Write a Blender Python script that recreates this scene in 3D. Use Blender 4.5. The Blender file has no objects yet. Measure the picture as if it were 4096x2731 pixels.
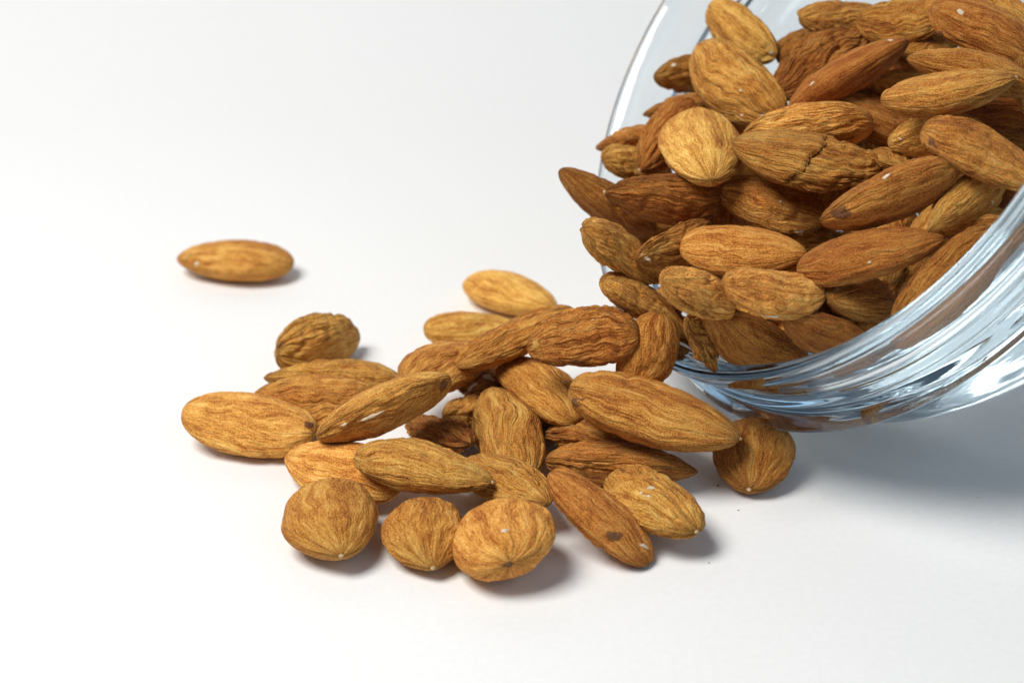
import bpy, math, random
import numpy as np
from mathutils import Matrix, Vector
from mathutils.bvhtree import BVHTree

sc = bpy.context.scene
COL = sc.collection
# ------------------------------------------------------------------ camera
cam_d = bpy.data.cameras.new("camera"); cam = bpy.data.objects.new("camera", cam_d); COL.objects.link(cam)
cam.location = (0, 0, .1616); cam.rotation_euler = (math.radians(90 - 27), 0, 0)
cam_d.sensor_width = 36; cam_d.lens = 67.0; cam_d.clip_start = .005; cam_d.clip_end = 20
cam_d.dof.use_dof = True; cam_d.dof.focus_distance = .302; cam_d.dof.aperture_fstop = 21
sc.camera = cam
# ------------------------------------------------------------------ room light, lamp and an added cool fill
world = bpy.data.worlds.new("World"); sc.world = world; world.use_nodes = True
bg = world.node_tree.nodes["Background"]; bg.inputs[0].default_value = (.68, .82, 1, 1); bg.inputs[1].default_value = .12
def area(name, loc, aim, size, power, col, size_y=None):
    d = bpy.data.lights.new(name, 'AREA'); d.energy = power; d.color = col; d.size = size
    if size_y: d.shape = 'RECTANGLE'; d.size_y = size_y
    o = bpy.data.objects.new(name, d); COL.objects.link(o); o.location = loc
    o.rotation_euler = (Vector(aim) - Vector(loc)).to_track_quat('-Z', 'Y').to_euler()
    return o
area("desk_lamp_light", (-.28, .14, .56), (.0, .31, 0), .30, 4.5, (1, .972, .925))
area("cool_fill_light", (.62, -.20, .50), (.08, .3, .02), .9, 1.5, (.55, .77, 1), .7)  # cool fill added for pale blue streaks on the glass and bluish shadows
sc.view_settings.view_transform = 'Standard'; sc.view_settings.look = 'None'
sc.view_settings.exposure = 0; sc.view_settings.gamma = 1
cy = sc.cycles
cy.use_denoising = True; cy.denoising_input_passes = 'RGB_ALBEDO_NORMAL'; cy.denoising_prefilter = 'ACCURATE'; cy.max_bounces = 28; cy.transmission_bounces = 24; cy.glossy_bounces = 6; cy.diffuse_bounces = 5
cy.sample_clamp_indirect = 6; cy.caustics_refractive = True; cy.caustics_reflective = True; cy.blur_glossy = .4

# ------------------------------------------------------------------ materials
def mat(name):
    m = bpy.data.materials.new(name); m.use_nodes = True; nt = m.node_tree
    return m, nt, nt.nodes, nt.links, nt.nodes["Principled BSDF"]
def ramp(nd, stops):
    r = nd.new("ShaderNodeValToRGB"); el = r.color_ramp.elements
    while len(el) < len(stops): el.new(.5)
    for e, (p, c) in zip(el, stops): e.position = p; e.color = (*c, 1)
    return r
def noise(nd, lk, src, scale, detail=3, rough=.55):
    n = nd.new("ShaderNodeTexNoise"); n.inputs["Scale"].default_value = scale; n.inputs["Detail"].default_value = detail
    n.inputs["Roughness"].default_value = rough; lk.new(src, n.inputs["Vector"]); return n
def math_n(nd, lk, op, a, b):
    n = nd.new("ShaderNodeMath"); n.operation = op
    for k, v in enumerate((a, b)):
        if hasattr(v, "links"): lk.new(v, n.inputs[k])
        else: n.inputs[k].default_value = v
    return n.outputs[0]

SKIN, nt, nd, lk, bs = mat("almond_skin")
tc = nd.new("ShaderNodeTexCoord"); oi = nd.new("ShaderNodeObjectInfo")
at = nd.new("ShaderNodeAttribute"); at.attribute_name = "flow"; fl = at.outputs["Vector"]
def centred(x, k): return math_n(nd, lk, 'MULTIPLY', math_n(nd, lk, 'SUBTRACT', x, .5), k)
fold = noise(nd, lk, fl, 2.3, 2, .5); fine = noise(nd, lk, fl, 5.5, 3, .6); hair = noise(nd, lk, fl, 20, 2, .6)
streak = noise(nd, lk, fl, 3.6, 4, .62)
grain = noise(nd, lk, tc.outputs["Object"], 4200, 2, .6)
blot = noise(nd, lk, tc.outputs["Object"], 210, 3, .55)
f = math_n(nd, lk, 'ADD', centred(streak.outputs[0], 1.15), .52)
for x, k in ((hair, .85), (grain, 1.15), (blot, .55)): f = math_n(nd, lk, 'ADD', f, centred(x.outputs[0], k))
rp = ramp(nd, [(.07, (.19, .047, .008)), (.34, (.45, .150, .024)), (.60, (.70, .310, .058)), (.92, (.88, .52, .145))])
lk.new(f, rp.inputs[0])
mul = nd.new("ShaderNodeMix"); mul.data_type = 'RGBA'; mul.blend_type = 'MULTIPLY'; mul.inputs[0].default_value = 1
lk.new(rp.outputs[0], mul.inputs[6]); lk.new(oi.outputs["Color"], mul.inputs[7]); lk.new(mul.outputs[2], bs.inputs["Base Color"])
bs.inputs["Roughness"].default_value = .74; bs.inputs["Specular IOR Level"].default_value = .17
bs.inputs["Sheen Weight"].default_value = .06; bs.inputs["Sheen Roughness"].default_value = .5; bs.inputs["Sheen Tint"].default_value = (1, .8, .5, 1)
def valley(x, w):      # 0 in the furrows (zero crossings of the noise), 1 on the ridges between them
    return math_n(nd, lk, 'MINIMUM', math_n(nd, lk, 'MULTIPLY', math_n(nd, lk, 'ABSOLUTE', math_n(nd, lk, 'SUBTRACT', x.outputs[0], .5), 0), w), 1)
wrk = nd.new("ShaderNodeAttribute"); wrk.attribute_type = 'OBJECT'; wrk.attribute_name = "wrinkle"
h1 = math_n(nd, lk, 'MULTIPLY', valley(fold, 10), .78); h2 = math_n(nd, lk, 'MULTIPLY', valley(fine, 9), .44)
hh = math_n(nd, lk, 'MULTIPLY', math_n(nd, lk, 'ADD', h1, h2), wrk.outputs["Fac"])
for x, k in ((hair, .38), (grain, .75)): hh = math_n(nd, lk, 'ADD', hh, centred(x.outputs[0], k))
bp = nd.new("ShaderNodeBump"); bp.inputs["Strength"].default_value = 1; bp.inputs["Distance"].default_value = .00042
lk.new(hh, bp.inputs["Height"]); lk.new(bp.outputs[0], bs.inputs["Normal"])

def plain(name, c1, c2, scale, rough=.6, fade=None):
    m, nt, nd, lk, bs = mat(name); tc = nd.new("ShaderNodeTexCoord"); n = noise(nd, lk, tc.outputs["Object"], scale, 3)
    r = ramp(nd, [(.3, c1), (.7, c2)]); lk.new(n.outputs[0], r.inputs[0]); lk.new(r.outputs[0], bs.inputs["Base Color"])
    bs.inputs["Roughness"].default_value = rough; bs.inputs["Specular IOR Level"].default_value = .3
    bp = nd.new("ShaderNodeBump"); bp.inputs["Distance"].default_value = .0001; bp.inputs["Strength"].default_value = .5
    lk.new(n.outputs[0], bp.inputs["Height"]); lk.new(bp.outputs[0], bs.inputs["Normal"])
    if fade:            # worn edge: the patch thins out where it meets the skin
        at = nd.new("ShaderNodeAttribute"); at.attribute_name = "flow"; sx = nd.new("ShaderNodeSeparateXYZ"); lk.new(at.outputs["Vector"], sx.inputs[0])
        e = math_n(nd, lk, 'ADD', math_n(nd, lk, 'MULTIPLY', math_n(nd, lk, 'SUBTRACT', 1, sx.outputs[0]), fade), math_n(nd, lk, 'MULTIPLY', math_n(nd, lk, 'SUBTRACT', n.outputs[0], .62), 1.6))
        cl = nd.new("ShaderNodeClamp"); lk.new(e, cl.inputs[0]); lk.new(cl.outputs[0], bs.inputs["Alpha"])
    return m
SCAR = plain("almond_scar", (.115, .045, .018), (.22, .092, .034), 1800, .6, 1.9)
CRACK = plain("almond_crack", (.030, .012, .006), (.075, .030, .013), 2500)
CHIP = plain("almond_kernel", (.56, .43, .27), (.78, .68, .52), 1500, .6, 4)
NUB = plain("almond_tip", (.42, .25, .10), (.66, .50, .30), 1700)
PEEL = plain("almond_bare_kernel", (.50, .25, .05), (.66, .38, .09), 900, .6, 2)

PAPER, nt, nd, lk, bs = mat("white_paper")
tc = nd.new("ShaderNodeTexCoord"); n1 = noise(nd, lk, tc.outputs["Object"], 900, 4, .6); n2 = noise(nd, lk, tc.outputs["Object"], 9, 2)
r = ramp(nd, [(.3, (.845, .845, .84)), (.7, (.88, .88, .875))]); lk.new(n1.outputs[0], r.inputs[0])
lk.new(r.outputs[0], bs.inputs["Base Color"]); bs.inputs["Roughness"].default_value = .75; bs.inputs["Specular IOR Level"].default_value = .2
bp = nd.new("ShaderNodeBump"); bp.inputs["Distance"].default_value = .00006; bp.inputs["Strength"].default_value = .35
lk.new(n1.outputs[0], bp.inputs["Height"]); lk.new(bp.outputs[0], bs.inputs["Normal"])

GLASS, nt, nd, lk, bs = mat("clear_glass")
bs.inputs["Base Color"].default_value = (.93, .975, 1, 1); bs.inputs["Roughness"].default_value = 0.0
bs.inputs["Transmission Weight"].default_value = 1; bs.inputs["IOR"].default_value = 1.5
tc = nd.new("ShaderNodeTexCoord"); sx = nd.new("ShaderNodeSeparateXYZ"); lk.new(tc.outputs["Object"], sx.inputs[0])     # fine moulding lines round the wall
rr = math_n(nd, lk, 'SQRT', math_n(nd, lk, 'ADD', math_n(nd, lk, 'MULTIPLY', sx.outputs[0], sx.outputs[0]), math_n(nd, lk, 'MULTIPLY', sx.outputs[1], sx.outputs[1])), 0)
cx = nd.new("ShaderNodeCombineXYZ"); lk.new(rr, cx.inputs[0]); lk.new(sx.outputs[2], cx.inputs[1])
lk.new(math_n(nd, lk, 'MULTIPLY', math_n(nd, lk, 'ARCTAN2', sx.outputs[1], sx.outputs[0]), .0002), cx.inputs[2])
n1 = noise(nd, lk, cx.outputs[0], 900, 3)
bp = nd.new("ShaderNodeBump"); bp.inputs["Distance"].default_value = .00010; bp.inputs["Strength"].default_value = .13
lk.new(n1.outputs[0], bp.inputs["Height"]); lk.new(bp.outputs[0], bs.inputs["Normal"])
ab = nd.new("ShaderNodeVolumeAbsorption"); ab.inputs["Color"].default_value = (.58, .82, .93, 1); ab.inputs["Density"].default_value = 6
lk.new(ab.outputs[0], nd["Material Output"].inputs["Volume"])

# ------------------------------------------------------------------ mesh helpers
def mesh_from(name, V, quads, tris, m, flow=None):
    me = bpy.data.meshes.new(name); nq, ntri = len(quads), len(tris)
    me.vertices.add(len(V)); me.vertices.foreach_set("co", np.asarray(V, np.float32).ravel())
    loops = np.concatenate([np.asarray(quads, np.int32).ravel(), np.asarray(tris, np.int32).ravel()]).astype(np.int32)
    me.loops.add(len(loops)); me.loops.foreach_set("vertex_index", loops)
    me.polygons.add(nq + ntri)
    st = np.concatenate([np.arange(nq) * 4, nq * 4 + np.arange(ntri) * 3]).astype(np.int32)
    me.polygons.foreach_set("loop_start", st)
    me.polygons.foreach_set("use_smooth", np.ones(nq + ntri, bool))
    me.update(calc_edges=True); me.validate()
    if flow is not None:
        a = me.attributes.new("flow", 'FLOAT_VECTOR', 'POINT'); a.data.foreach_set("vector", np.asarray(flow, np.float32).ravel())
    me.materials.append(m); return me
def link(name, me, parent=None, **props):
    o = bpy.data.objects.new(name, me); COL.objects.link(o)
    if parent: o.parent = parent
    for k, v in props.items(): o[k] = v
    return o

# ------------------------------------------------------------------ setting: one sheet of white paper sweeping up at the back
def paper():
    X = np.linspace(-.9, .9, 37); prof = [(y, 0.0) for y in np.linspace(-.25, SWEEP_Y, 24)]
    for a in np.linspace(0, 1, 24)[1:]:
        t = a * math.pi / 2 * SWEEP_A; prof.append((SWEEP_Y + SWEEP_R * math.sin(t), SWEEP_R * (1 - math.cos(t))))
    t = math.pi / 2 * SWEEP_A; y0, z0 = prof[-1]
    for k in range(1, 12): prof.append((y0 + .05 * k * math.cos(t), z0 + .05 * k * math.sin(t)))
    V = [(x, y, z) for (y, z) in prof for x in X]; n = len(X)
    Q = [(i * n + j, i * n + j + 1, (i + 1) * n + j + 1, (i + 1) * n + j) for i in range(len(prof) - 1) for j in range(n - 1)]
    link("paper_backdrop", mesh_from("paper_backdrop", V, Q, np.zeros((0, 3)), PAPER), kind="structure",
         label="seamless sheet of white paper under and behind the almonds")
SWEEP_Y, SWEEP_R, SWEEP_A = .43, .22, .85
paper()

# ------------------------------------------------------------------ glass bowl lying tipped over, mouth to the left
def glass_bowl():
    out = BOWL_PROFILE
    n = 288; V = []; m = len(out)
    for (r, z) in out:
        for k in range(n):
            a = 2 * math.pi * k / n; V.append((r * math.cos(a), r * math.sin(a), z))
    Q = [(i * n + k, (i + 1) * n + k, (i + 1) * n + (k + 1) % n, i * n + (k + 1) % n) for i in range(m - 1) for k in range(n)]
    c0 = len(V); V.append((0, 0, out[0][1])); c1 = len(V); V.append((0, 0, out[-1][1]))
    T = [(c0, k, (k + 1) % n) for k in range(n)] + [(c1, (m - 1) * n + (k + 1) % n, (m - 1) * n + k) for k in range(n)]
    me = mesh_from("glass_bowl", V, Q, T, GLASS)
    o = link("glass_bowl", me, label="small clear glass bowl tipped on its side, spilling almonds to the left", category="bowl")
    o.matrix_world = BOWL_MATRIX
def smooth_profile(pts, sub=5):
    P = np.array(pts); out = []
    for i in range(len(P) - 1):
        p0, p1, p2, p3 = P[max(i - 1, 0)], P[i], P[i + 1], P[min(i + 2, len(P) - 1)]
        for t in np.arange(sub) / sub:
            out.append(tuple(.5 * ((2 * p1) + (p2 - p0) * t + (2 * p0 - 5 * p1 + 4 * p2 - p3) * t * t + (3 * p1 - p0 - 3 * p2 + p3) * t ** 3)))
    out.append(tuple(P[-1])); return out
BOWL_MATRIX = Matrix(((0.4098, 0.53504, -0.73878, 0.0509), (-0.91217, 0.24037, -0.3319, 0.2956), (0, 0.80991, 0.58656, 0.0592), (0, 0, 0, 1)))
_outer = [(.0505, -.0004), (.0518, .0004), (.0531, .0001), (.0537, -.0010), (.0535, -.0022), (.0526, -.0032), (.0521, -.0048), (.0520, -.0075), (.0521, -.0100),
          (.0529, -.0112), (.0531, -.0119), (.0526, -.0127), (.0528, -.0131), (.0543, -.0138), (.0552, -.0148), (.0556, -.0160), (.0549, -.0168), (.0528, -.0172), (.0513, -.0179), (.0510, -.0190),
          (.0507, -.0220), (.0497, -.0268), (.0482, -.0315), (.0460, -.0360), (.0431, -.0405), (.0393, -.0450), (.0345, -.0488), (.0290, -.0510), (.0245, -.0519), (.0180, -.0520), (.0060, -.0520), (.0005, -.0520)]
_inner = [(.0005, -.0342), (.0060, -.0341), (.0120, -.0335), (.0200, -.0315), (.0280, -.0280), (.0340, -.0240), (.0395, -.0195), (.0438, -.0160), (.0472, -.0130), (.0487, -.0105), (.0490, -.0060), (.0492, -.0030), (.0496, -.0014), (.0505, -.0004)]
BOWL_PROFILE = smooth_profile(_inner[:-1] + _outer[:], 4)

glass_bowl()

# ------------------------------------------------------------------ almonds
NU, NP = 84, 120
def grid_noise(rng, nu, nphi):
    return rng.uniform(-1, 1, (nu + 3, nphi))
def sample_noise(g, u, phi):
    nu, nphi = g.shape[0] - 3, g.shape[1]
    x = np.clip((u * .5 + .5), 0, 1) * nu; y = (phi / (2 * np.pi)) % 1.0 * nphi
    i = np.floor(x).astype(int); j = np.floor(y).astype(int); fx = x - i; fy = y - j
    fx = fx * fx * (3 - 2 * fx); fy = fy * fy * (3 - 2 * fy)
    j0 = j % nphi; j1 = (j + 1) % nphi
    return (g[i, j0] * (1 - fx) + g[i + 1, j0] * fx) * (1 - fy) + (g[i, j1] * (1 - fx) + g[i + 1, j1] * fx) * fy
def crack_row(phi, c):
    return c[0] + .27 * np.cos(phi - c[1]) + .03 * np.sin(7 * phi) + .015 * np.sin(17 * phi + 1)
def almond_grid(L, w, t, seed, wrinkle=1.0, tip=.74, crack=None, blunt=.5):
    """Vertex grid (rows along the kernel, columns round it) in metres, its normals and skin streaks."""
    rng = np.random.default_rng(seed)
    N = lambda a, b: grid_noise(rng, a, b)
    u = -np.cos(np.pi * (np.arange(NU) + .6) / (NU + .2))[:, None] * np.ones((1, NP))
    phi = (2 * np.pi * np.arange(NP) / NP)[None, :] * np.ones((NU, 1))
    def prof(al, be):
        al, be = al * .75, be * .84
        f = ((1 - u) / 2) ** al * ((1 + u) / 2) ** be
        m = (be - al) / (al + be); return f / (((1 - m) / 2) ** al * ((1 + m) / 2) ** be)
    al = tip + rng.uniform(-.06, .06)
    fw = prof(al, blunt); ft = prof(al + .08, blunt + .06)
    c, s = np.cos(phi), np.sin(phi)
    lump = 1 + .055 * sample_noise(N(3, 4), u, phi) + .03 * sample_noise(N(5, 7), u, phi)
    y = .5 * w * fw * c * lump
    z = .5 * t * ft * np.sign(s) * np.abs(s) ** 1.2 * lump
    x = .5 * L * u
    b1, b2 = rng.uniform(-.10, .10), rng.uniform(-.10, .10)
    y = y + b1 * w * (u ** 2 - .4); z = z + b2 * t * (u ** 2 - .4)
    P = np.stack([x, y, z], -1)
    def normals(P):
        du = np.gradient(P, axis=0); dp = np.roll(P, -1, 1) - np.roll(P, 1, 1)
        n = np.cross(dp, du); n /= np.maximum(np.linalg.norm(n, axis=-1, keepdims=True), 1e-12)
        o = np.sign((n * P).sum(-1, keepdims=True).sum()); return n * o
    n = normals(P)
    wv = min(1.2, .35 + .4 * wrinkle)
    pw = phi + .24 * wv * sample_noise(N(3, 3), u, phi) + .12 * wv * sample_noise(N(7, 8), u, phi) + .05 * sample_noise(N(16, 16), u, phi)
    g = lambda a, b, k: np.exp(-(sample_noise(N(a, b), u, pw) / k) ** 2)
    area = .55 + .75 * np.clip(.5 + .9 * sample_noise(N(3, 4), u, phi), 0, 1)
    amp = .00050 * wrinkle * area * np.clip(fw * 1.5, 0, 1)
    if crack is not None:
        uc = crack_row(phi, crack)
        amp = amp * np.where(u < uc, 1.9, .35)
    h = -.55 * g(5, 15, .20) - .40 * g(8, 26, .24) - .16 * g(14, 40, .3) + .45 * sample_noise(N(5, 13), u, pw) + .12 * sample_noise(N(24, 60), u, pw)
    d = amp * h
    if crack is not None:
        d = d - .0005 * np.exp(-((u - uc) / .026) ** 2) - .00035 * np.clip((uc - u) / .08, 0, 1) * (u > -.8)
    P = P + n * d[..., None]
    off = rng.uniform(0, 40)
    flow = np.stack([np.cos(pw), np.sin(pw), .24 * (u + .03 * sample_noise(N(6, 12), u, phi)) + off], -1)
    return P, normals(P), flow
def grid_at(G, a, b):
    """Bilinear look-up in a vertex grid at row a, column b (floats)."""
    a = np.clip(a, 0, NU - 1.001); i = np.floor(a).astype(int); fa = (a - i)[..., None]
    b = b % NP; j = np.floor(b).astype(int) % NP; fb = (b - np.floor(b))[..., None]; k = (j + 1) % NP
    return (G[i, j] * (1 - fa) + G[i + 1, j] * fa) * (1 - fb) + (G[i, k] * (1 - fa) + G[i + 1, k] * fa) * fb

_q = []; _t = []
for i in range(NU - 1):
    for j in range(NP):
        k = (j + 1) % NP; _q.append((i * NP + j, i * NP + k, (i + 1) * NP + k, (i + 1) * NP + j))
for j in range(NP):
    k = (j + 1) % NP; _t.append((NU * NP, k, j)); _t.append((NU * NP + 1, (NU - 1) * NP + j, (NU - 1) * NP + k))
_q = np.array(_q); _t = np.array(_t)

def patch(parent, bvh, name, c, e1, e2, rx, ry, seed, m, up):
    """A thin irregular patch (scar, nick, bare spot) laid on the skin of one almond."""
    rng = random.Random(seed); ph = [rng.uniform(0, 6.28) for _ in range(4)]; am = [rng.uniform(.06, .2) for _ in range(4)]
    c = Vector(c); e1 = Vector(e1); e2 = Vector(e2); V = []; FL = []; R, S = 6, 26
    def put(x, y, r):
        p, nrm, _, _ = bvh.find_nearest(c + e1 * x + e2 * y)
        V.append(p + nrm * (up * (1 - r ** 4) - .00016 * r ** 5)); FL.append((r, 0, 0))
    put(0, 0, 0)
    for i in range(1, R + 1):
        r = i / R
        for k in range(S):
            a = 2 * math.pi * k / S; w = 1 + sum(am[q] * math.sin((q + 2) * a + ph[q]) for q in range(4)) * r
            put(rx * r * w * math.cos(a), ry * r * w * math.sin(a), r)
    T = [(0, 1 + k, 1 + (k + 1) % S) for k in range(S)]
    Q = [(1 + i * S + k, 1 + (i + 1) * S + k, 1 + (i + 1) * S + (k + 1) % S, 1 + i * S + (k + 1) % S) for i in range(R - 1) for k in range(S)]
    return link(name, mesh_from(name, [tuple(v) for v in V], Q, T, m, FL), parent)

def nub(parent, p, d, r):
    """The pale point left at the tip of a kernel."""
    d = Vector(d).normalized(); q = d.to_track_quat('Z', 'Y'); V = []; R, S = 7, 14
    for i in range(R):
        t = i / (R - 1); rr = r * math.sqrt(max(0, 1 - (t * .98) ** 2)) * (1 + .1 * math.sin(5 * t)); z = r * 1.5 * t - r * .75
        for k in range(S): a = 2 * math.pi * k / S; V.append(Vector(p) + q @ Vector((rr * math.cos(a) * 1.15, rr * math.sin(a) * .85, z)))
    Q = [(i * S + k, i * S + (k + 1) % S, (i + 1) * S + (k + 1) % S, (i + 1) * S + k) for i in range(R - 1) for k in range(S)]
    V.append(Vector(p) + d * r * .76); T = [(len(V) - 1, (R - 1) * S + k, (R - 1) * S + (k + 1) % S) for k in range(S)]
    return link("tip", mesh_from("tip", [tuple(v) for v in V], Q, T, NUB), parent)

KIND = {"scar": (SCAR, .00007), "chip": (CHIP, .00010), "peel": (PEEL, .00008)}
def almond(pos, ax, tn, dims, seed, wr, tone, tip, crack, feats, label, group):
    L, w, t = (d * .001 for d in dims)
    P, n, flow = almond_grid(L, w, t, seed, wr, tip, crack)
    V = np.concatenate([P.reshape(-1, 3), P[0].mean(0)[None], P[-1].mean(0)[None]])
    vv = np.concatenate([flow.reshape(-1, 3), flow[0].mean(0)[None], flow[-1].mean(0)[None]])
    me = mesh_from("almond", V, _q, _t, SKIN, vv)
    o = link("almond", me, None, label=label, category="almond", group=group)
    ax = Vector(ax).normalized(); tn = Vector(tn); tn = (tn - ax * tn.dot(ax)).normalized(); wd = tn.cross(ax)
    o.matrix_world = Matrix(((ax.x, wd.x, tn.x, pos[0]), (ax.y, wd.y, tn.y, pos[1]), (ax.z, wd.z, tn.z, pos[2]), (0, 0, 0, 1)))
    if crack is not None:
        ph = 2 * np.pi * np.arange(NP) / NP; uc = crack_row(ph, crack); row = np.arccos(np.clip(-uc, -1, 1)) / np.pi * (NU + .2) - .6; V2 = []
        for dr, up in ((-.36, -.00004), (0, .00005), (.36, -.00004)):
            wob = .25 * np.sin(9 * ph + dr); V2.append(grid_at(P, row + dr * (1 + wob), np.arange(NP) * 1.0) + up * grid_at(n, row + dr, np.arange(NP) * 1.0))
        V2 = np.concatenate(V2); q2 = [(b * NP + j, b * NP + (j + 1) % NP, (b + 1) * NP + (j + 1) % NP, (b + 1) * NP + j) for b in range(2) for j in range(NP)]
        link("crack", mesh_from("crack", V2, q2, np.zeros((0, 3)), CRACK), o)
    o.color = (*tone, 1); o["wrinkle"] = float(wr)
    if feats:
        bvh = BVHTree.FromPolygons([tuple(v) for v in V], [tuple(x) for x in _q.tolist()] + [tuple(x) for x in _t.tolist()])
        for q, ft in enumerate(feats):
            if ft[0] == "tip": nub(o, P[-1].mean(0), P[-1].mean(0) - P[-8].mean(0), .00037)
            else:
                m, up = KIND[ft[0]]
                patch(o, bvh, {"scar": "scar", "chip": "white_nick", "peel": "bare_patch"}[ft[0]], ft[1], ft[2], ft[3], ft[4], ft[5], seed * 7 + q, m, up)
    return o
def crumbs():
    """Tiny flakes of skin and dust lying on the paper round the heap."""
    rng = random.Random(4); V = []; Tr = []
    spots = [(.0335, .2655), (.036, .258), (.075, .262), (.086, .256), (.094, .270), (.030, .243)]
    for k, (x, y) in enumerate(spots):
        r = rng.uniform(.00010, .00022) if k else .0003; b = len(V); n = 6
        for i in range(n):
            a = 2 * math.pi * i / n; q = r * rng.uniform(.6, 1.3); V.append((x + q * math.cos(a), y + q * .7 * math.sin(a), .00002))
        V.append((x, y, r * .8)); Tr += [(b + i, b + (i + 1) % n, b + n) for i in range(n)]
    link("skin_crumbs", mesh_from("skin_crumbs", V, np.zeros((0, 4)), Tr, SCAR2), kind="stuff", label="tiny brown skin crumbs scattered on the white paper")
SCAR2 = plain("skin_crumb", (.06, .03, .02), (.2, .09, .04), 1500)
crumbs()
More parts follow.
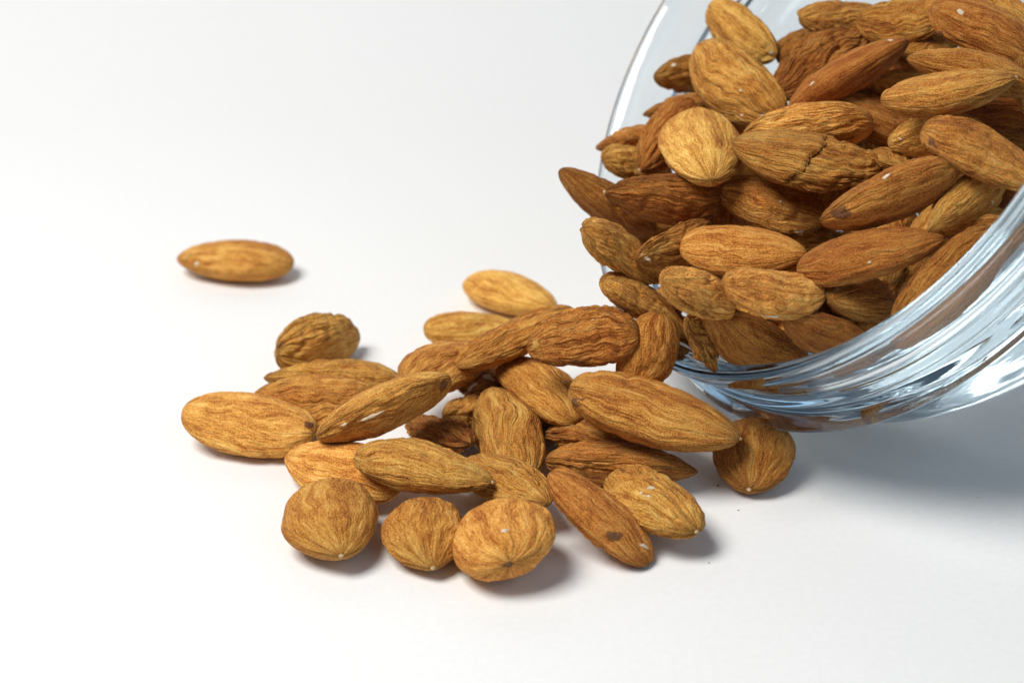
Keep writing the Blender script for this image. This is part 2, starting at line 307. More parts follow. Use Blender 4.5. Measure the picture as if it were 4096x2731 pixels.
ALMONDS = [
((-0.05524, 0.34571, 0.00364), (-0.99254, 0.12191, 0), (0, -0, 1), (23.77172, 12.31023, 7.62755), 73461, 0.5, (1.13, 1.179, 1.223), 0.74, None, [('chip', (0.0065, 0.00453, 0.0009), (-0.93934, 0.22881, 0.2555), (0.07301, -0.59447, 0.80079), 0.00069, 0.00052), ('peel', (0.00911, 0.00242, 0.00124), (-0.913, 0.14262, 0.38222), (-0.0111, -0.94524, 0.32619), 0.00173, 0.0013)], 'lone tan almond lying apart on the white paper, farthest to the left back', 0),
((-0.03443, 0.30544, 0.0055), (0.57542, 0.78092, -0.24301), (0.81728, -0.53789, 0.2067), (22.34574, 11.65233, 7.22726), 95215, 1.25, (1.156, 1.31, 1.368), 0.74, None, [('scar', (-0.01072, 0.00126, 0.00004), (0.06378, -0.99382, -0.09085), (0.94627, 0.0313, 0.32185), 0.00099, 0.00183)], 'deeply wrinkled almond seen end on, lying just behind the left cluster on the paper', 0),
((-0.03132, 0.29453, 0.00402), (-0.99594, -0.0567, 0.0699), (0.05886, 0.1773, 0.9824), (24.23389, 11.67602, 7.24261), 29472, 1.2, (1.065, 1.155, 1.177), 0.82, None, [], 'tan almond with a thin pointed tip sticking out at left, behind the left cluster', 0),
((-0.03353, 0.286, 0.00432), (-0.98364, -0.15781, 0.0869), (0.14471, -0.40479, 0.90289), (22.22665, 11.84606, 7.34372), 65786, 1.2, (1.065, 1.065, 1.085), 0.74, None, [], 'broad ridged almond wedged between the pale leftmost almond and the diagonal dark ended one', 0),
((-0.044, 0.27777, 0.00467), (-0.97423, 0.21441, 0.07), (-0.00928, -0.3482, 0.93738), (23.26815, 12.93442, 8.02208), 93018, 0.6, (1.325, 1.423, 1.549), 0.6, None, [('scar', (-0.01073, -0.00034, 0.00209), (-0.65952, 0.61992, -0.42513), (-0.51595, -0.78463, -0.34372), 0.00087, 0.00159)], 'big pale golden almond leftmost in the spilled heap with a dark right end', 0),
((-0.02089, 0.27094, 0.01143), (-0.89359, -0.38849, -0.2249), (-0.4333, 0.61557, 0.65827), (23.97545, 12.55421, 7.78196), 26828, 0.9, (1.13, 1.218, 1.263), 0.6, None, [('scar', (-0.00996, 0.00321, -0.0013), (-0.89723, -0.1002, 0.43004), (0.2367, 0.71301, 0.65999), 0.00155, 0.00113), ('chip', (0.00328, 0.00461, -0.00176), (-0.99883, 0.00231, 0.04836), (0.04604, 0.35437, 0.93397), 0.00222, 0.00042), ('chip', (0.00765, 0.00452, -0.0012), (-0.89593, 0.40537, -0.18162), (-0.02188, 0.36809, 0.92953), 0.00069, 0.00035)], 'long almond slanting up to the right with a dark scar on its upper end', 0),
((-0.02721, 0.26331, 0.00405), (-0.87026, 0.49228, -0.0176), (-0.21813, -0.35309, 0.90981), (22.13655, 11.56161, 7.16637), 81750, 0.55, (1.39, 1.46, 1.611), 0.74, None, [], 'smooth pale almond lying under the crosswise almond and behind the round front left one', 0),
((-0.01376, 0.25707, 0.00836), (0.96675, -0.24589, -0.0702), (0.07872, 0.02499, 0.99658), (22.51036, 11.878, 7.35876), 54560, 1.1, (1.065, 1.167, 1.189), 0.74, None, [('tip',)], 'ridged almond lying crosswise on top of the pale smooth one, white tip at right', 0),
((-0.02737, 0.24707, 0.00482), (0.1385, -0.9857, -0.096), (0.01341, -0.09506, 0.99538), (17.45639, 15.25976, 9.45464), 29809, 0.55, (0.935, 0.96, 0.941), 0.8, None, [('tip',)], 'round almond seen tip on at the front left corner of the heap', 0),
((-0.0132, 0.24493, 0.00376), (0.1686, -0.97881, -0.1162), (-0.11759, -0.13702, 0.98356), (15.18885, 12.89808, 8.00224), 47047, 0.65, (0.935, 0.945, 0.926), 0.78, None, [('tip',)], 'small round almond pointing at the camera, second from left in the front row', 0),
((-0.00156, 0.24126, 0.00554), (-0.1797, 0.97711, -0.1139), (-0.29091, 0.05782, 0.955), (17.34196, 16.52075, 10.24511), 23808, 0.5, (1.191, 1.224, 1.29), 0.6, None, [('scar', (-0.00867, 0.00056, 0.00023), (0.09572, -0.9874, -0.12599), (-0.52724, -0.15765, 0.83496), 0.0014, 0.00063), ('chip', (-0.0055, -0.0007, 0.004), (-0.10996, -0.98188, -0.15437), (0.92954, -0.15658, 0.33382), 0.00077, 0.00045)], 'broad egg shaped almond foremost on the paper with a white nick on its top', 0),
((0.01343, 0.24673, 0.00591), (0.73259, -0.47799, -0.48459), (0.45192, -0.19081, 0.87141), (20.72357, 10.17264, 6.3046), 53206, 0.6, (0.935, 0.824, 0.808), 0.6, None, [('scar', (0.00394, -0.00373, 0.00193), (0.80277, 0.59352, 0.05742), (-0.46377, 0.56093, 0.68576), 0.00183, 0.00111), ('chip', (0.00815, -0.0002, 0.00169), (0.73734, 0.65004, -0.18376), (-0.5482, 0.73475, 0.39952), 0.00105, 0.00039)], 'slanting almond in the front row with a dark oval scar on its side', 0),
((0.0217, 0.25174, 0.00552), (0.53957, -0.84176, 0.0174), (-0.0461, -0.0089, 0.9989), (20.85575, 11.96353, 7.41506), 51180, 1, (1.051, 1.143, 1.16), 0.62, None, [('chip', (0.00135, -0.00132, 0.00365), (0.77039, 0.61026, 0.18462), (-0.63115, 0.77095, 0.08535), 0.001, 0.0006), ('chip', (0.00248, -0.00263, 0.00318), (0.72253, 0.67647, -0.1426), (-0.61035, 0.72105, 0.32797), 0.00066, 0.0004), ('chip', (0.00137, -0.00309, 0.00343), (0.67552, 0.6439, 0.35925), (-0.72513, 0.49184, 0.48194), 0.0004, 0.00033), ('tip',)], 'almond with three white nicks on its face, rightmost of the front row', 0),
((0.0177, 0.2653, 0.00406), (0.99056, -0.13709, 0.0004), (0.07333, 0.53229, 0.84338), (24.74145, 12.13545, 7.52857), 44858, 1.1, (0.896, 0.813, 0.786), 0.8, None, [], 'ridged almond with a dark pointed right tip, under the large white tipped almond', 0),
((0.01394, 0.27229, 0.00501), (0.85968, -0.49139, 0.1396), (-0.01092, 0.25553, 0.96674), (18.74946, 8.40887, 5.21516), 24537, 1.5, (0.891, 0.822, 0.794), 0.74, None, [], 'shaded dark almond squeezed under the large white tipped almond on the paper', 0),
((-0.00078, 0.27453, 0.00461), (-0.2179, 0.94978, 0.22459), (-0.0859, -0.24789, 0.96497), (22.75056, 11.8798, 7.36629), 52975, 1.1, (0.935, 0.964, 0.945), 0.74, None, [], 'upright ridged almond standing at the middle of the spilled heap', 0),
((0.02282, 0.26673, 0.01285), (0.95139, -0.2274, -0.2077), (0.19167, -0.09069, 0.97726), (28.40869, 14.82699, 9.19463), 20661, 0.9, (0.974, 0.963, 0.955), 0.74, None, [('scar', (-0.01223, -0.00456, 0.0004), (0.53768, -0.74011, -0.40391), (0.80232, 0.30184, 0.51496), 0.00117, 0.00221), ('tip',)], 'largest almond of the heap, lying slanted with a white tip at lower right', 0),
((0.03925, 0.26849, 0.00409), (-0.17381, -0.97084, -0.16511), (-0.0291, -0.16252, 0.98628), (16.39874, 14.13997, 8.7647), 44227, 0.8, (0.766, 0.708, 0.653), 0.64, None, [('tip',)], 'round reddish almond with pale tip down, just below the glass bowl rim', 0),
((-0.00039, 0.25779, 0.00523), (0.63291, -0.76711, 0.1047), (-0.10022, 0.05292, 0.99356), (20.67056, 10.3144, 6.39741), 84434, 1, (1, 1.072, 1.072), 0.74, None, [], 'half hidden striped almond between the crosswise almond and the broad foremost one', 0),
((0.00514, 0.28259, 0.00836), (0.56693, -0.82084, -0.0693), (0.00347, -0.08175, 0.99665), (21.23965, 10.81859, 6.70975), 29444, 0.6, (1.04, 1.078, 1.091), 0.6, None, [], 'smooth almond with blunt left end, leaning under the dark wrinkled top almond', 0),
((0.01159, 0.27701, 0.02109), (-0.96727, 0.1455, -0.20789), (-0.24316, -0.76568, 0.59549), (18.88856, 10.73235, 6.64734), 45635, 1.5, (0.87, 0.748, 0.717), 0.74, None, [('scar', (0.00123, 0.00414, 0.00111), (-0.95358, 0.19672, -0.228), (-0.30071, -0.58166, 0.75581), 0.00184, 0.00078), ('peel', (0.00761, 0.00032, 0.00107), (-0.36267, 0.87079, -0.33196), (-0.87235, -0.44253, -0.20777), 0.00142, 0.00128), ('chip', (-0.00224, -0.00229, 0.00227), (-0.89621, -0.10379, 0.43131), (-0.23969, -0.70482, -0.66766), 0.00042, 0.00028)], 'dark wrinkled almond on top of the spilled heap with a yellowish left end', 0),
((0.02199, 0.27598, 0.01865), (-0.36778, -0.34018, -0.86546), (0.06509, -0.93782, 0.34097), (14.21015, 9.93236, 6.156), 89749, 0.6, (0.935, 0.897, 0.879), 0.6, None, [], 'smooth almond standing on end beside the lower left of the bowl rim', 0),
((0.00056, 0.29051, 0.01421), (0.87474, 0.39832, 0.27601), (-0.33493, 0.08528, 0.93838), (23.03779, 10.61607, 6.58091), 29903, 1.1, (1, 1.005, 1.005), 0.6, None, [], 'long narrow almond slanting up to the right behind the dark wrinkled top almond', 0),
((-0.01099, 0.28934, 0.00929), (0.6718, 0.7374, -0.0702), (0.17489, -0.06581, 0.98239), (21.05182, 11.01412, 6.83229), 20953, 0.9, (1, 0.982, 0.982), 0.74, None, [], 'ridged almond lying below the long narrow slanting one at the back of the heap', 0),
((-0.00735, 0.31568, 0.00319), (0.9742, 0.2147, -0.0696), (0.11295, -0.19679, 0.97392), (18.43873, 9.68427, 6.00256), 6202, 0.5, (1.26, 1.469, 1.575), 0.74, None, [], 'pale almond with blunt left end lying below the blurred yellow almond', 0),
((-0.00028, 0.33005, 0.00367), (0.7216, -0.6888, 0.0697), (-0.02029, 0.07959, 0.99662), (22.59955, 11.58177, 7.17356), 86668, 0.3, (1.455, 1.756, 1.965), 0.74, None, [], 'pale yellow blurred almond at the very back of the spilled heap', 0),
((-0.00262, 0.29492, 0.00346), (0.43719, 0.85598, -0.27599), (-0.03098, 0.32102, 0.94656), (20.03315, 9.54826, 5.91914), 57142, 1.6, (0.96, 0.859, 0.848), 0.74, None, [('chip', (-0.00973, -0.00013, 0.00067), (0.48344, -0.61839, 0.61957), (-0.45784, 0.42463, 0.78107), 0.00134, 0.00067), ('chip', (-0.00722, -0.00188, 0.00205), (0.45673, -0.84027, -0.29212), (0.78596, 0.22732, 0.57497), 0.00164, 0.0006), ('chip', (-0.00545, -0.00342, 0.00145), (0.92025, -0.3538, -0.16725), (0.2025, 0.06482, 0.97713), 0.0009, 0.00045)], 'scraped almond with white broken patches, half hidden behind the upright one', 0),
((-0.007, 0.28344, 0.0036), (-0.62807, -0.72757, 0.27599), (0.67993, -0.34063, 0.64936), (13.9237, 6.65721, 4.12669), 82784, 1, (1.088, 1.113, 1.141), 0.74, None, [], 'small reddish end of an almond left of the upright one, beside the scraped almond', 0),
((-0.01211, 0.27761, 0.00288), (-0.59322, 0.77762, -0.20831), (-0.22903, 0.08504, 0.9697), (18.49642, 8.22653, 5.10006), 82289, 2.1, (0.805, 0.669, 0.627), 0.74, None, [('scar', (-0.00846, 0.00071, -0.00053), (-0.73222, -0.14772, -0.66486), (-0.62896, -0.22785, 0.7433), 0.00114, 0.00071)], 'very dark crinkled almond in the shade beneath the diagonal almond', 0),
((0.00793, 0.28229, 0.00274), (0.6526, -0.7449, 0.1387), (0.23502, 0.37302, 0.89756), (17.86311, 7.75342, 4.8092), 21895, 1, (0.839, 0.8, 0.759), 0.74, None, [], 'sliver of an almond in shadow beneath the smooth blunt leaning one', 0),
((0.04181, 0.33589, 0.05381), (0.59343, -0.76063, -0.26321), (-0.7204, -0.64778, 0.2478), (18.67291, 8.79038, 5.44528), 50146, 0.8, (1.195, 1.368, 1.443), 0.6, None, [('peel', (0.00729, 0.00071, 0.00115), (0.70464, -0.39144, -0.59183), (0.58312, 0.79469, 0.16866), 0.00157, 0.0011), ('chip', (0.00855, 0.00049, 0.00066), (0.80513, 0.15865, -0.57149), (0.06071, 0.93645, 0.34549), 0.00039, 0.00055)], 'golden almond with a peeled lower end, topmost at the left inside the bowl', 1),
((0.03962, 0.32048, 0.04914), (0.6218, -0.7176, -0.3137), (-0.54074, -0.68313, 0.49086), (22.67654, 12.18039, 7.55718), 79448, 1.4, (1.065, 1.126, 1.147), 0.62, None, [('chip', (0.00357, 0.00003, 0.00388), (0.73174, 0.66621, -0.14397), (-0.67314, 0.73951, 0.00074), 0.00038, 0.0003), ('chip', (0.00581, -0.00336, 0.00229), (0.78413, 0.61673, -0.06923), (-0.60649, 0.78517, 0.12522), 0.00038, 0.0003), ('chip', (0.00876, -0.00121, 0.00154), (0.93965, 0.33332, -0.07717), (-0.29605, 0.90519, 0.30493), 0.00068, 0.0003)], 'broad yellowish almond with coarse wrinkles, below the topmost peeled one in the bowl', 1),
((0.03241, 0.33503, 0.04633), (-0.82239, -0.55599, 0.1206), (0.55268, -0.83105, -0.06251), (15.9583, 8.10862, 5.02461), 44654, 1, (1, 1.008, 1.008), 0.74, None, [('peel', (0.00321, 0.00082, 0.00138), (-0.75235, 0.40839, 0.5169), (-0.51011, -0.85766, -0.06484), 0.00239, 0.00191), ('chip', (0.00459, -0.0022, 0.00096), (-0.68549, 0.05195, 0.72622), (-0.65752, -0.47253, -0.58684), 0.00063, 0.00055)], 'broken almond with a bare yellow patch, pointing left near the bowl rim', 1),
((0.03095, 0.32792, 0.04218), (-0.80797, 0.48369, -0.33649), (0.12318, -0.4198, -0.89922), (16.60639, 7.72221, 4.7896), 89389, 1, (0.805, 0.734, 0.688), 0.74, None, [('tip',)], 'thin brown almond with a white left tip beneath the broad wrinkled one', 1),
((0.02741, 0.31441, 0.0417), (-0.54419, -0.76839, -0.3368), (0.58782, -0.63565, 0.50041), (19.59105, 9.63181, 5.96929), 36187, 0.8, (0.805, 0.666, 0.624), 0.74, None, [('tip',)], 'brown almond with a white tip at its lower left, behind the round golden one', 1),
((0.02149, 0.32135, 0.03843), (-0.81658, 0.44759, -0.36449), (0.18384, -0.39691, -0.89926), (15.57721, 7.34315, 4.55678), 95745, 1, (0.87, 0.757, 0.726), 0.8, None, [], 'slim almond whose pointed tip crosses the left edge of the bowl', 1),
((0.02243, 0.31647, 0.0356), (0.79857, 0.49578, -0.34129), (0.54204, -0.34587, 0.76588), (16.06817, 7.85544, 4.86718), 13335, 1, (1.195, 1.353, 1.428), 0.74, None, [], 'yellowish blunt almond just inside the left glass rim, above the light tipped ridged one', 1),
((0.03226, 0.30192, 0.04449), (0.0211, -0.99824, -0.0554), (-0.0603, -0.05658, 0.99658), (26.03065, 13.94908, 8.65059), 38054, 0.6, (1.195, 1.363, 1.438), 0.6, None, [], 'round golden almond standing tip down at the left middle of the bowl', 1),
((0.05019, 0.3044, 0.04678), (-0.98287, 0.1052, -0.1513), (-0.03488, -0.91241, -0.4078), (22.17171, 11.24419, 6.97701), 68272, 0.9, (1.39, 1.467, 1.619), 0.74, None, [], 'pale yellow almond lying behind the cracked one in the bowl', 1),
((0.04852, 0.29396, 0.04558), (-0.98292, 0.122, 0.1378), (0.09583, -0.30001, 0.94911), (24.94571, 13.2241, 8.20374), 38722, 1.5, (0.87, 0.867, 0.832), 0.74, (0.03, -0.805), [], 'brown almond with a dark crack running across its middle', 1),
((0.01654, 0.306, 0.03283), (-0.79529, -0.074, 0.60169), (-0.40663, -0.67101, -0.61999), (20.79362, 10.48006, 6.50281), 37364, 0.7, (0.636, 0.558, 0.487), 0.66, None, [('peel', (0.00832, 0.0026, -0.00009), (-0.88702, -0.28751, 0.36129), (0.33841, -0.93714, 0.0851), 0.00091, 0.00068)], 'dark brown almond with a yellow tip sticking out left past the bowl rim', 1),
((0.02583, 0.29599, 0.03786), (-0.99585, -0.028, 0.0866), (0.0003, -0.95251, -0.3045), (20.86195, 10.0817, 6.24617), 52174, 1.4, (0.695, 0.561, 0.503), 0.76, None, [('tip',)], 'strongly ridged almond with a small pointed left tip, below the round golden one', 1),
((0.04403, 0.29477, 0.03684), (0.96152, -0.0675, -0.26631), (0.1719, -0.60833, 0.77484), (19.55897, 9.92565, 6.15167), 39384, 0.9, (1.065, 1.038, 1.058), 0.74, None, [('chip', (0.00491, -0.00365, 0.00038), (0.89555, 0.44389, -0.03083), (-0.11065, 0.28928, 0.95083), 0.00102, 0.00051), ('chip', (0.00017, -0.00087, 0.00316), (0.94782, 0.2804, -0.15168), (-0.24757, 0.94716, 0.20394), 0.00036, 0.00029)], 'speckled yellow brown almond directly below the cracked one', 1),
((0.05777, 0.26982, 0.04909), (-0.9033, 0.013, -0.4288), (0.23565, -0.82021, -0.52128), (22.47665, 11.29681, 7.01076), 19291, 0.6, (0.805, 0.728, 0.682), 0.74, None, [('scar', (0.00771, -0.00272, 0.00107), (-0.89926, -0.19317, 0.39245), (-0.05669, -0.83817, -0.54246), 0.00252, 0.00133), ('chip', (-0.00063, -0.00557, -0.00015), (-0.99132, -0.01851, -0.13015), (0.12001, 0.27663, -0.95345), 0.00092, 0.00033)], 'long reddish almond with a dark blotch at its lower left end', 1),
((0.07179, 0.27046, 0.05526), (0.89008, -0.28099, -0.35889), (0.25488, -0.34593, 0.90298), (20.84363, 10.99462, 6.81255), 79117, 0.9, (0.935, 0.879, 0.862), 0.74, None, [('scar', (-0.00814, -0.00384, 0.0006), (0.65697, 0.08534, 0.74907), (-0.74343, 0.23844, 0.62487), 0.00079, 0.00157)], 'ridged almond with a dark oval scar at its left end, cut by the right edge', 1),
((0.06815, 0.2879, 0.05172), (-0.72748, 0.57189, -0.37909), (-0.3503, -0.78465, -0.51148), (17.99684, 9.32188, 5.77915), 33111, 0.7, (1.195, 1.324, 1.397), 0.74, None, [('chip', (0.0046, -0.00235, 0.00156), (-0.76364, 0.57053, -0.30226), (-0.64022, -0.72969, 0.24015), 0.00105, 0.00028)], 'pale almond peeking out behind the dark scarred one at the right edge', 1),
((0.06775, 0.28127, 0.06173), (0.96028, -0.1476, 0.2368), (-0.22094, 0.11609, 0.96835), (20.75018, 10.91979, 6.76663), 12353, 0.9, (0.935, 0.928, 0.909), 0.74, None, [('tip',)], 'long almond with a pointed right tip, near the right edge below the seamed one', 1),
((0.07283, 0.28803, 0.06266), (-0.94361, 0.2922, 0.1556), (-0.27213, -0.417, -0.86721), (20.94313, 10.43984, 6.4723), 83440, 0.5, (0.805, 0.77, 0.722), 0.8, None, [], 'brown almond pointing left with a seam along its side, near the right edge', 1),
((0.07874, 0.30282, 0.06403), (0.88253, -0.26111, -0.39111), (0.09816, -0.71109, 0.69622), (21.39613, 10.26384, 6.36378), 84134, 0.8, (0.805, 0.673, 0.63), 0.74, None, [('scar', (-0.00712, -0.00432, -0.0001), (0.92063, 0.00124, 0.39042), (-0.38797, 0.11489, 0.91448), 0.00086, 0.00157), ('chip', (-0.00618, -0.00042, 0.00271), (0.9668, 0.00435, 0.25549), (0.01367, 0.99754, -0.0687), 0.00078, 0.00064)], 'large brown almond at the top right with a white nick near its blunt end', 1),
((0.0682, 0.32023, 0.06118), (0.84535, -0.45477, 0.28028), (-0.52113, -0.58662, 0.61992), (17.81379, 9.03992, 5.60515), 62657, 1.2, (0.896, 0.889, 0.86), 0.74, None, [], 'ridged almond cut by the top edge, left of the white nicked large one', 1),
((0.05843, 0.32917, 0.0589), (0.85843, 0.51072, -0.0475), (0.25245, -0.34006, 0.90588), (17.55378, 8.44458, 5.23544), 55063, 1.1, (1.065, 1.093, 1.114), 0.74, None, [('scar', (-0.00692, -0.00091, -0.00151), (0.27411, -0.78977, -0.54875), (-0.49746, -0.60478, 0.62191), 0.00077, 0.00077)], 'tan almond with a dark lower left corner, at the top edge of the pile', 1),
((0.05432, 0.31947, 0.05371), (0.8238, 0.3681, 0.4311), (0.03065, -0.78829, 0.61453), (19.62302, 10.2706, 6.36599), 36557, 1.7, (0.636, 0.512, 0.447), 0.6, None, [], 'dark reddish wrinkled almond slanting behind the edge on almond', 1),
((0.05756, 0.31132, 0.05414), (0.84438, 0.0283, 0.53499), (-0.49929, 0.4036, 0.76669), (23.10535, 10.81404, 6.7098), 187, 0.3, (0.636, 0.484, 0.422), 0.7, None, [('chip', (0.00886, -0.00214, 0.00136), (0.84231, -0.16594, -0.51282), (0.37063, 0.86912, 0.32753), 0.00059, 0.00044), ('chip', (-0.00594, -0.0037, 0.0017), (0.9729, 0.01655, 0.23064), (-0.16627, 0.74324, 0.64803), 0.00074, 0.0003)], 'almond seen edge on with a light upper strip and a dark shaded side', 1),  # whole tone lowered to stand in for the shaded side
((0.06512, 0.31024, 0.04578), (0.9057, 0.2134, -0.3663), (0.4239, -0.46601, 0.77662), (20.03806, 10.12985, 6.27766), 8216, 1, (0.805, 0.7, 0.656), 0.74, None, [], 'shaded almond in the gap to the right of the pale yellow one', 1),
((0.0626, 0.29533, 0.04459), (0.1544, -0.9391, 0.307), (0.04189, 0.31667, 0.94761), (15.67512, 7.24092, 4.48876), 74830, 1, (0.87, 0.88, 0.844), 0.74, None, [], 'small crinkled almond end showing right of the cracked almond', 1),
((0.06931, 0.26928, 0.04798), (-0.73767, -0.62737, -0.24949), (0.61183, -0.77742, 0.14591), (17.91119, 8.77457, 5.43631), 17172, 0.7, (0.935, 0.966, 0.947), 0.74, None, [('chip', (-0.00341, 0.00111, 0.00235), (-0.79641, 0.50752, -0.32888), (-0.47731, -0.86144, -0.17351), 0.00033, 0.0004)], 'golden brown almond slanting up to the right with dark upper end near front glass', 1),
((0.05439, 0.26425, 0.04169), (0.93789, -0.1486, 0.3135), (-0.32515, -0.06139, 0.94367), (22.70168, 10.75758, 6.66667), 53250, 0.6, (0.688, 0.568, 0.508), 0.76, None, [('chip', (0.00019, -0.00455, 0.00137), (0.96771, 0.25207, -0.00261), (-0.11171, 0.43807, 0.89197), 0.00039, 0.00026)], 'long smooth almond with a sharp right tip, above the almond seen tip on', 1),
((0.03754, 0.28266, 0.03425), (0.97712, -0.2094, 0.0373), (-0.1246, -0.42139, 0.89828), (20.5493, 10.21726, 6.329), 13619, 0.4, (1.065, 1.011, 1.03), 0.75, None, [], 'smooth pale brown oval almond at the centre of the bowl front', 1),
((0.02707, 0.28755, 0.03228), (-0.67121, -0.73591, 0.0889), (0.73469, -0.67639, -0.0521), (20.61767, 9.52743, 5.89987), 63653, 1, (0.805, 0.767, 0.719), 0.74, None, [('chip', (0.00877, -0.00064, 0.00105), (-0.43483, 0.52007, 0.73515), (-0.8651, -0.46793, -0.18066), 0.00155, 0.00049)], 'almond with a white chipped left edge, beside the smooth oval one', 1),
((0.01831, 0.28468, 0.03268), (0.68837, 0.37868, -0.61867), (0.718, -0.23452, 0.65534), (20.38073, 9.58591, 5.94326), 44896, 1.1, (1.13, 1.206, 1.251), 0.74, None, [], 'striped almond at the left of the bowl mouth, slanting down to the right', 1),
((0.0279, 0.31181, 0.02459), (-0.80894, -0.57793, 0.1078), (0.46399, -0.74022, -0.4866), (17.73281, 8.76879, 5.43418), 60086, 1, (0.74, 0.682, 0.623), 0.74, None, [], 'small dark piece of almond showing under the strongly ridged one', 1),
((0.02183, 0.28244, 0.02422), (0.75231, 0.189, -0.63111), (0.62048, 0.1187, 0.77519), (19.10164, 9.62342, 5.96714), 12780, 0.9, (1.195, 1.302, 1.373), 0.74, None, [], 'yellowish slim almond lowest at the left of the bowl mouth', 1),
((0.02848, 0.26126, 0.03672), (0.69268, 0.55369, -0.46219), (0.66564, -0.24405, 0.70524), (16.93643, 8.99127, 5.56852), 42138, 0.9, (1.26, 1.342, 1.438), 0.6, None, [], 'yellow almond with a rough blunt left end, left of the white scraped one', 1),
((0.03978, 0.26014, 0.03743), (0.92585, 0.31022, -0.21581), (0.32061, -0.34251, 0.88312), (17.52396, 9.37316, 5.80491), 65241, 0.8, (1.195, 1.194, 1.259), 0.6, None, [('chip', (-0.00209, -0.00475, -0.00032), (0.9403, -0.08914, 0.32846), (-0.33988, -0.29635, 0.89256), 0.00143, 0.00039), ('chip', (0.00766, 0.0014, 0.00135), (0.89046, -0.3538, -0.28619), (0.28668, 0.92456, -0.25099), 0.00047, 0.0004)], 'yellowish almond with white scrapes along its lower edge', 1),
((0.05421, 0.267, 0.03302), (-0.61588, -0.73538, 0.28269), (0.53222, -0.12379, 0.83751), (18.17026, 9.18625, 5.70217), 7919, 0.9, (0.87, 0.821, 0.787), 0.6, None, [('chip', (0.00715, -0.00144, 0.00131), (-0.62677, 0.59276, 0.50576), (-0.70016, -0.71328, -0.03171), 0.0004, 0.00027)], 'short almond seen tip on with puckered skin, close to the front glass rim', 1),
((0.0654, 0.26103, 0.03823), (-0.68181, -0.2524, -0.68661), (0.46693, -0.87268, -0.14286), (22.45332, 12.09991, 7.50215), 65333, 0.76, (0.688, 0.607, 0.542), 0.74, None, [], 'large brown almond partly behind the thick glass rim at lower right', 1),  # tone carries the shade low in the right of the pile
((0.07094, 0.27151, 0.04121), (-0.5558, 0.6143, -0.5601), (-0.12879, -0.72925, -0.67202), (18.27042, 8.61543, 5.33928), 20419, 1, (0.87, 0.85, 0.815), 0.74, None, [('scar', (0.00016, -0.00356, 0.00099), (-0.88427, 0.24892, 0.39509), (-0.45137, -0.67249, -0.58654), 0.00188, 0.00081)], 'almond with a dark scar, tucked behind the large one at the glass rim', 1),
((0.03763, 0.26714, 0.02555), (-0.67861, -0.3641, 0.63791), (-0.11561, -0.80471, -0.5823), (22.77459, 11.99644, 7.43546), 40050, 0.7, (0.662, 0.592, 0.523), 0.74, None, [('tip',)], 'dark brown almond with a white upper left tip, cut off by the lower glass rim', 1),  # skin tone darkened for the shade of the almonds above it
((0.02965, 0.26563, 0.02586), (0.42309, 0.2235, -0.87809), (0.83183, -0.48003, 0.27863), (12.64939, 4.94296, 3.06034), 50724, 1.9, (0.993, 0.979, 0.977), 0.74, None, [('chip', (0.00458, 0.00058, 0.00092), (-0.10492, 0.70715, 0.69924), (-0.98271, -0.18159, 0.0362), 0.00048, 0.0011)], 'thin shrivelled almond with a white scrape, left of the dark white tipped one', 1),
((0.0485, 0.26124, 0.02953), (-0.79794, -0.31832, 0.51183), (0.03431, -0.87178, -0.4887), (18.29119, 8.57487, 5.31313), 2247, 0.6, (0.61, 0.478, 0.412), 0.74, None, [('tip',)], 'very dark almond with a pale left tip, deep above the lower glass rim', 1),  # shade under the pile is put into this dark tone
((0.029, 0.28771, 0.01501), (0.64502, 0.29431, -0.70522), (0.74772, -0.43349, 0.50298), (17.1571, 8.41578, 5.22031), 12241, 1, (0.61, 0.469, 0.404), 0.74, None, [], 'shadowed almond behind the smooth upright one at the bowl lip', 1),  # its shadow is partly in the darkened tone
((0.08421, 0.31158, 0.06499), (0.4443, -0.87241, -0.2037), (0.4404, 0.01469, 0.89768), (17.61094, 8.51214, 5.28031), 15819, 1, (0.943, 0.956, 0.939), 0.74, None, [], 'orange almond at the top right corner of the picture', 1),
((0.07243, 0.31871, 0.05678), (0.84203, 0.52952, 0.1029), (0.06292, -0.28588, 0.9562), (14.55001, 7.20971, 4.47636), 19517, 1, (0.898, 0.915, 0.886), 0.74, None, [], 'orange brown bit of almond under the large white nicked one at top right', 1),
((0.05214, 0.3334, 0.05199), (0.75348, 0.62638, 0.19979), (0.23789, -0.54303, 0.80531), (11.74922, 6.03262, 3.73896), 82014, 1, (0.74, 0.671, 0.613), 0.74, None, [], 'dim almond seen behind the dark wrinkled one at the back of the bowl', 1),
((0.08423, 0.28965, 0.05865), (0.42289, 0.27109, -0.86468), (0.12437, -0.96254, -0.24095), (16.79469, 7.90963, 4.90585), 13032, 1, (1.077, 1.183, 1.21), 0.74, None, [], 'dark end of an almond just entering at the right edge of the picture', 1),
((0.08133, 0.29519, 0.05365), (0.98227, -0.1307, -0.1344), (0.02024, -0.63879, 0.76911), (18.99125, 9.40315, 5.83334), 74610, 1, (0.48, 0.327, 0.263), 0.74, None, [], 'almond in deep shade below the long pointed one at the right edge', 1),  # deep shade painted into the tone
((0.08062, 0.27667, 0.04545), (0.86417, 0.29329, -0.40889), (0.48257, -0.2528, 0.83858), (16.1158, 7.90245, 4.89933), 3940, 1, (0.48, 0.324, 0.26), 0.74, None, [], 'black shadowed almond at the right edge below the dark scarred one', 1),  # near-black tone stands in for the shadow here
((0.03722, 0.30257, 0.03048), (0.2046, 0.26631, -0.94192), (0.70849, -0.70428, -0.04522), (17.6571, 8.1333, 5.05028), 44661, 1, (0.856, 0.727, 0.694), 0.74, None, [], 'dark almond deep between the strongly ridged one and the speckled one', 1),
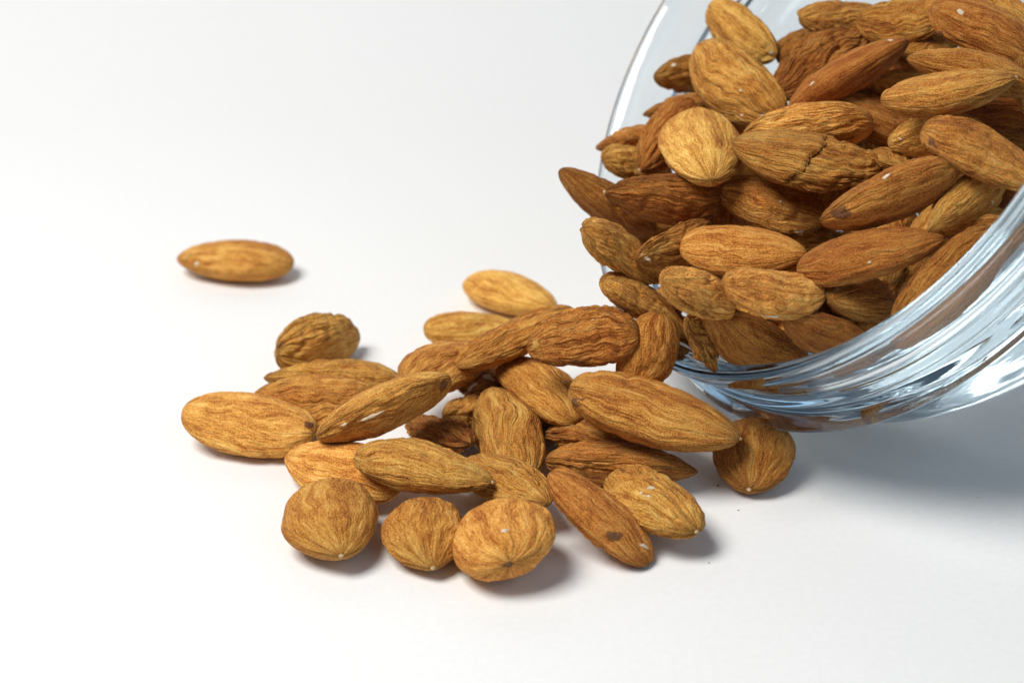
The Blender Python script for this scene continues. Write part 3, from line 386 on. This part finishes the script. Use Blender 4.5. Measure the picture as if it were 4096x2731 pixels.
((0.04909, 0.29661, 0.03045), (0.85416, 0.44438, -0.27009), (0.34821, -0.10301, 0.93174), (17.64448, 9.35659, 5.80572), 34819, 1, (1.194, 1.195, 1.261), 0.74, None, [], 'dark almond deep below the speckled one and right of the smooth oval one', 1),
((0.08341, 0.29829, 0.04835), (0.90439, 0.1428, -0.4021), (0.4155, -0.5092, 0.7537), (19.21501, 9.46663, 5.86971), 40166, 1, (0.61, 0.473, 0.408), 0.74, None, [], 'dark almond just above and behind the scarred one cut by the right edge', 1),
((0.06503, 0.29663, 0.03387), (0.2474, 0.95802, 0.1449), (0.92974, -0.27683, 0.24281), (19.34, 9.81, 6.28), 6799, 1, (1.145, 1.229, 1.279), 0.74, None, [], 'shaded sliver of almond between the dark blotched almond and the upward slanting almond', 1),
((0.05997, 0.31619, 0.04548), (-0.5041, -0.6435, -0.576), (-0.26025, 0.74913, -0.60916), (20.08, 10.82, 6.93), 97027, 1, (0.816, 0.739, 0.695), 0.74, None, [], 'shaded sliver of almond between the edge on almond and the pale yellow almond', 1),
((0.04657, 0.31516, 0.02815), (0.73241, 0.53961, 0.41521), (-0.01408, -0.59769, 0.80161), (19.57, 9.72, 6.22), 85494, 1, (0.982, 0.959, 0.954), 0.74, None, [], 'tiny shadowed bit of almond between the speckled almond and the smooth oval almond', 1),
((0.04008, 0.29175, 0.02192), (-0.7621, 0.3387, -0.5518), (-0.47196, -0.87404, 0.11534), (22.04, 10.36, 6.63), 44506, 1, (1.024, 1.002, 1.009), 0.74, None, [], 'tiny shadowed bit of almond between the rough ended almond and the smooth oval almond', 1),
((0.06705, 0.28369, 0.03401), (-0.41482, 0.0597, -0.90794), (0.90779, -0.0408, -0.41743), (21.76, 11.09, 7.09), 41053, 1, (0.963, 1.006, 0.994), 0.74, None, [], 'shadowed almond in the gap between the long smooth almond and the tucked scarred almond', 1),
((0.03988, 0.31532, 0.03443), (0.85229, 0.3837, 0.3555), (0.47776, -0.84772, -0.23045), (19.02, 9.88, 6.32), 11051, 1, (1.194, 1.382, 1.457), 0.74, None, [], 'shaded sliver of almond between the round golden almond and the speckled almond', 1),
((0.04015, 0.28202, 0.02606), (-0.81941, 0.1618, -0.5499), (0.57293, 0.20081, -0.79463), (20.61, 11.04, 7.06), 35940, 1, (1.18, 1.342, 1.41), 0.74, None, [], 'shaded sliver of almond between the white scraped almond and the smooth oval almond', 1),
((0.05947, 0.28406, 0.03579), (0.0919, -0.82343, -0.55992), (-0.1823, 0.53889, -0.82242), (19.23, 9.59, 6.14), 56946, 1, (1.044, 1.022, 1.035), 0.74, None, [], 'shadowed almond in the gap between the long smooth almond and the large rim almond', 1),
((0.04268, 0.32639, 0.03563), (0.9294, -0.2802, -0.2402), (0.08581, 0.79706, -0.59777), (21.51, 10.09, 6.46), 65832, 1, (0.772, 0.66, 0.61), 0.74, None, [], 'shaded sliver of almond between the round golden almond and the broad wrinkled almond', 1),
((0.04753, 0.27957, 0.02221), (0.4872, -0.8416, 0.2331), (-0.50697, -0.05523, 0.86019), (20.87, 10.59, 6.78), 42654, 1, (1.027, 0.998, 1.006), 0.74, None, [], 'shaded sliver of almond between the dark white tipped almond and the white scraped almond', 1),
((0.05863, 0.30129, 0.03737), (0.54123, 0.75534, 0.36952), (0.03777, -0.46084, 0.88668), (20.28, 10.15, 6.5), 893, 1, (1.15, 1.132, 1.181), 0.74, None, [], 'shadowed almond in the gap between the speckled almond and the cracked almond', 1),
((0.04996, 0.27221, 0.0305), (-0.49721, -0.84011, 0.2168), (0.49327, -0.06814, 0.8672), (21.35, 10.9, 6.98), 31153, 1, (0.826, 0.773, 0.73), 0.74, None, [], 'shaded sliver of almond between the tip on puckered almond and the white scraped almond', 1),
((0.07164, 0.29652, 0.03757), (0.0778, -0.99686, 0.015), (-0.71291, -0.04511, 0.69981), (19.37, 9.3, 5.95), 86166, 1, (0.954, 0.881, 0.869), 0.74, None, [], 'tiny shadowed bit of almond between the dark blotched almond and the tucked scarred almond', 1),
((0.07341, 0.27852, 0.04489), (0.80001, 0.59071, -0.1051), (0.59916, -0.77737, 0.19159), (19.96, 9.32, 5.96), 47072, 1, (1.005, 1.062, 1.064), 0.74, None, [], 'shaded sliver of almond between the upward slanting almond and the dark scarred edge almond', 1),
((0.07386, 0.29373, 0.04543), (0.152, -0.94423, -0.29211), (-0.98812, -0.15201, -0.0228), (19.98, 9.71, 6.22), 43495, 1, (0.94, 0.836, 0.821), 0.74, None, [], 'tiny shadowed bit of almond between the dark scarred edge almond and the pale peeking almond', 1),
((0.06603, 0.326, 0.05046), (0.40081, -0.77662, -0.48601), (-0.28689, -0.6102, 0.73848), (21.46, 11.43, 7.08), 59332, 1, (0.822, 0.679, 0.64), 0.74, None, [], 'shaded sliver of almond between the edge on almond and the top edge ridged almond', 1),
((0.02738, 0.29824, 0.01767), (0.22619, 0.97355, -0.0321), (0.7247, -0.19021, -0.6623), (18.72, 8.98, 5.57), 37813, 1, (0.971, 1.01, 1.002), 0.74, None, [], 'tiny shadowed bit of almond between the lowest slim almond and the rough ended almond', 1),
((0.05633, 0.27219, 0.02584), (-0.58493, -0.66503, -0.46432), (-0.60966, 0.73807, -0.28908), (18.26, 9.47, 5.87), 18563, 1, (0.823, 0.719, 0.678), 0.74, None, [], 'shadowed almond in the gap between the very dark almond and the tip on puckered almond', 1),
((0.05665, 0.29862, 0.02627), (0.77604, -0.62473, 0.0864), (-0.44738, -0.44874, 0.77362), (17.63, 8.36, 5.19), 37808, 1, (0.953, 0.891, 0.878), 0.74, None, [], 'tiny shadowed bit of almond between the long smooth almond and the dark blotched almond', 1),
((0.07898, 0.28419, 0.04002), (0.1892, 0.86302, 0.46841), (0.6625, 0.2399, -0.7096), (17.06, 9.07, 5.63), 43274, 1, (0.799, 0.664, 0.621), 0.74, None, [], 'shadowed almond in the gap between the tucked scarred almond and the upward slanting almond', 1),
((0.03592, 0.29597, 0.02027), (0.94848, -0.1223, -0.29229), (-0.31485, -0.46712, -0.82624), (20.6, 10.56, 6.55), 36316, 1, (0.94, 0.91, 0.894), 0.74, None, [], 'tiny shadowed bit of almond between the rough ended almond and the white chipped almond', 1),
((0.06549, 0.31902, 0.04074), (0.65681, -0.48401, 0.57821), (0.75402, 0.42922, -0.49722), (18.28, 8.84, 5.48), 85055, 1, (1.103, 1.161, 1.196), 0.74, None, [], 'shaded sliver of almond between the pale yellow almond and the cracked almond', 1),
((0.05867, 0.29729, 0.03294), (-0.36638, 0.79927, 0.47638), (-0.54903, 0.22764, -0.8042), (17.98, 8.74, 5.42), 5353, 1, (1.151, 1.236, 1.289), 0.74, None, [], 'tiny shadowed bit of almond between the long smooth almond and the speckled almond', 1),
((0.05238, 0.30422, 0.03537), (0.66094, 0.52673, 0.53453), (0.68622, -0.71251, -0.14639), (17.92, 9.04, 5.6), 68819, 1, (0.973, 0.905, 0.897), 0.74, None, [], 'tiny shadowed bit of almond between the speckled almond and the dark blotched almond', 1),
((0.06917, 0.31575, 0.05067), (-0.86959, -0.404, 0.2839), (0.14795, -0.76172, -0.63078), (17.43, 8.18, 5.07), 34309, 1, (1.039, 1.037, 1.049), 0.74, None, [], 'shadowed almond in the gap between the edge on almond and the sharp right edge almond', 1),
]
GROUPS = ("almonds spilled on the white paper", "almonds piled in the glass bowl")
for a in ALMONDS: almond(*a[:11], GROUPS[a[11]])
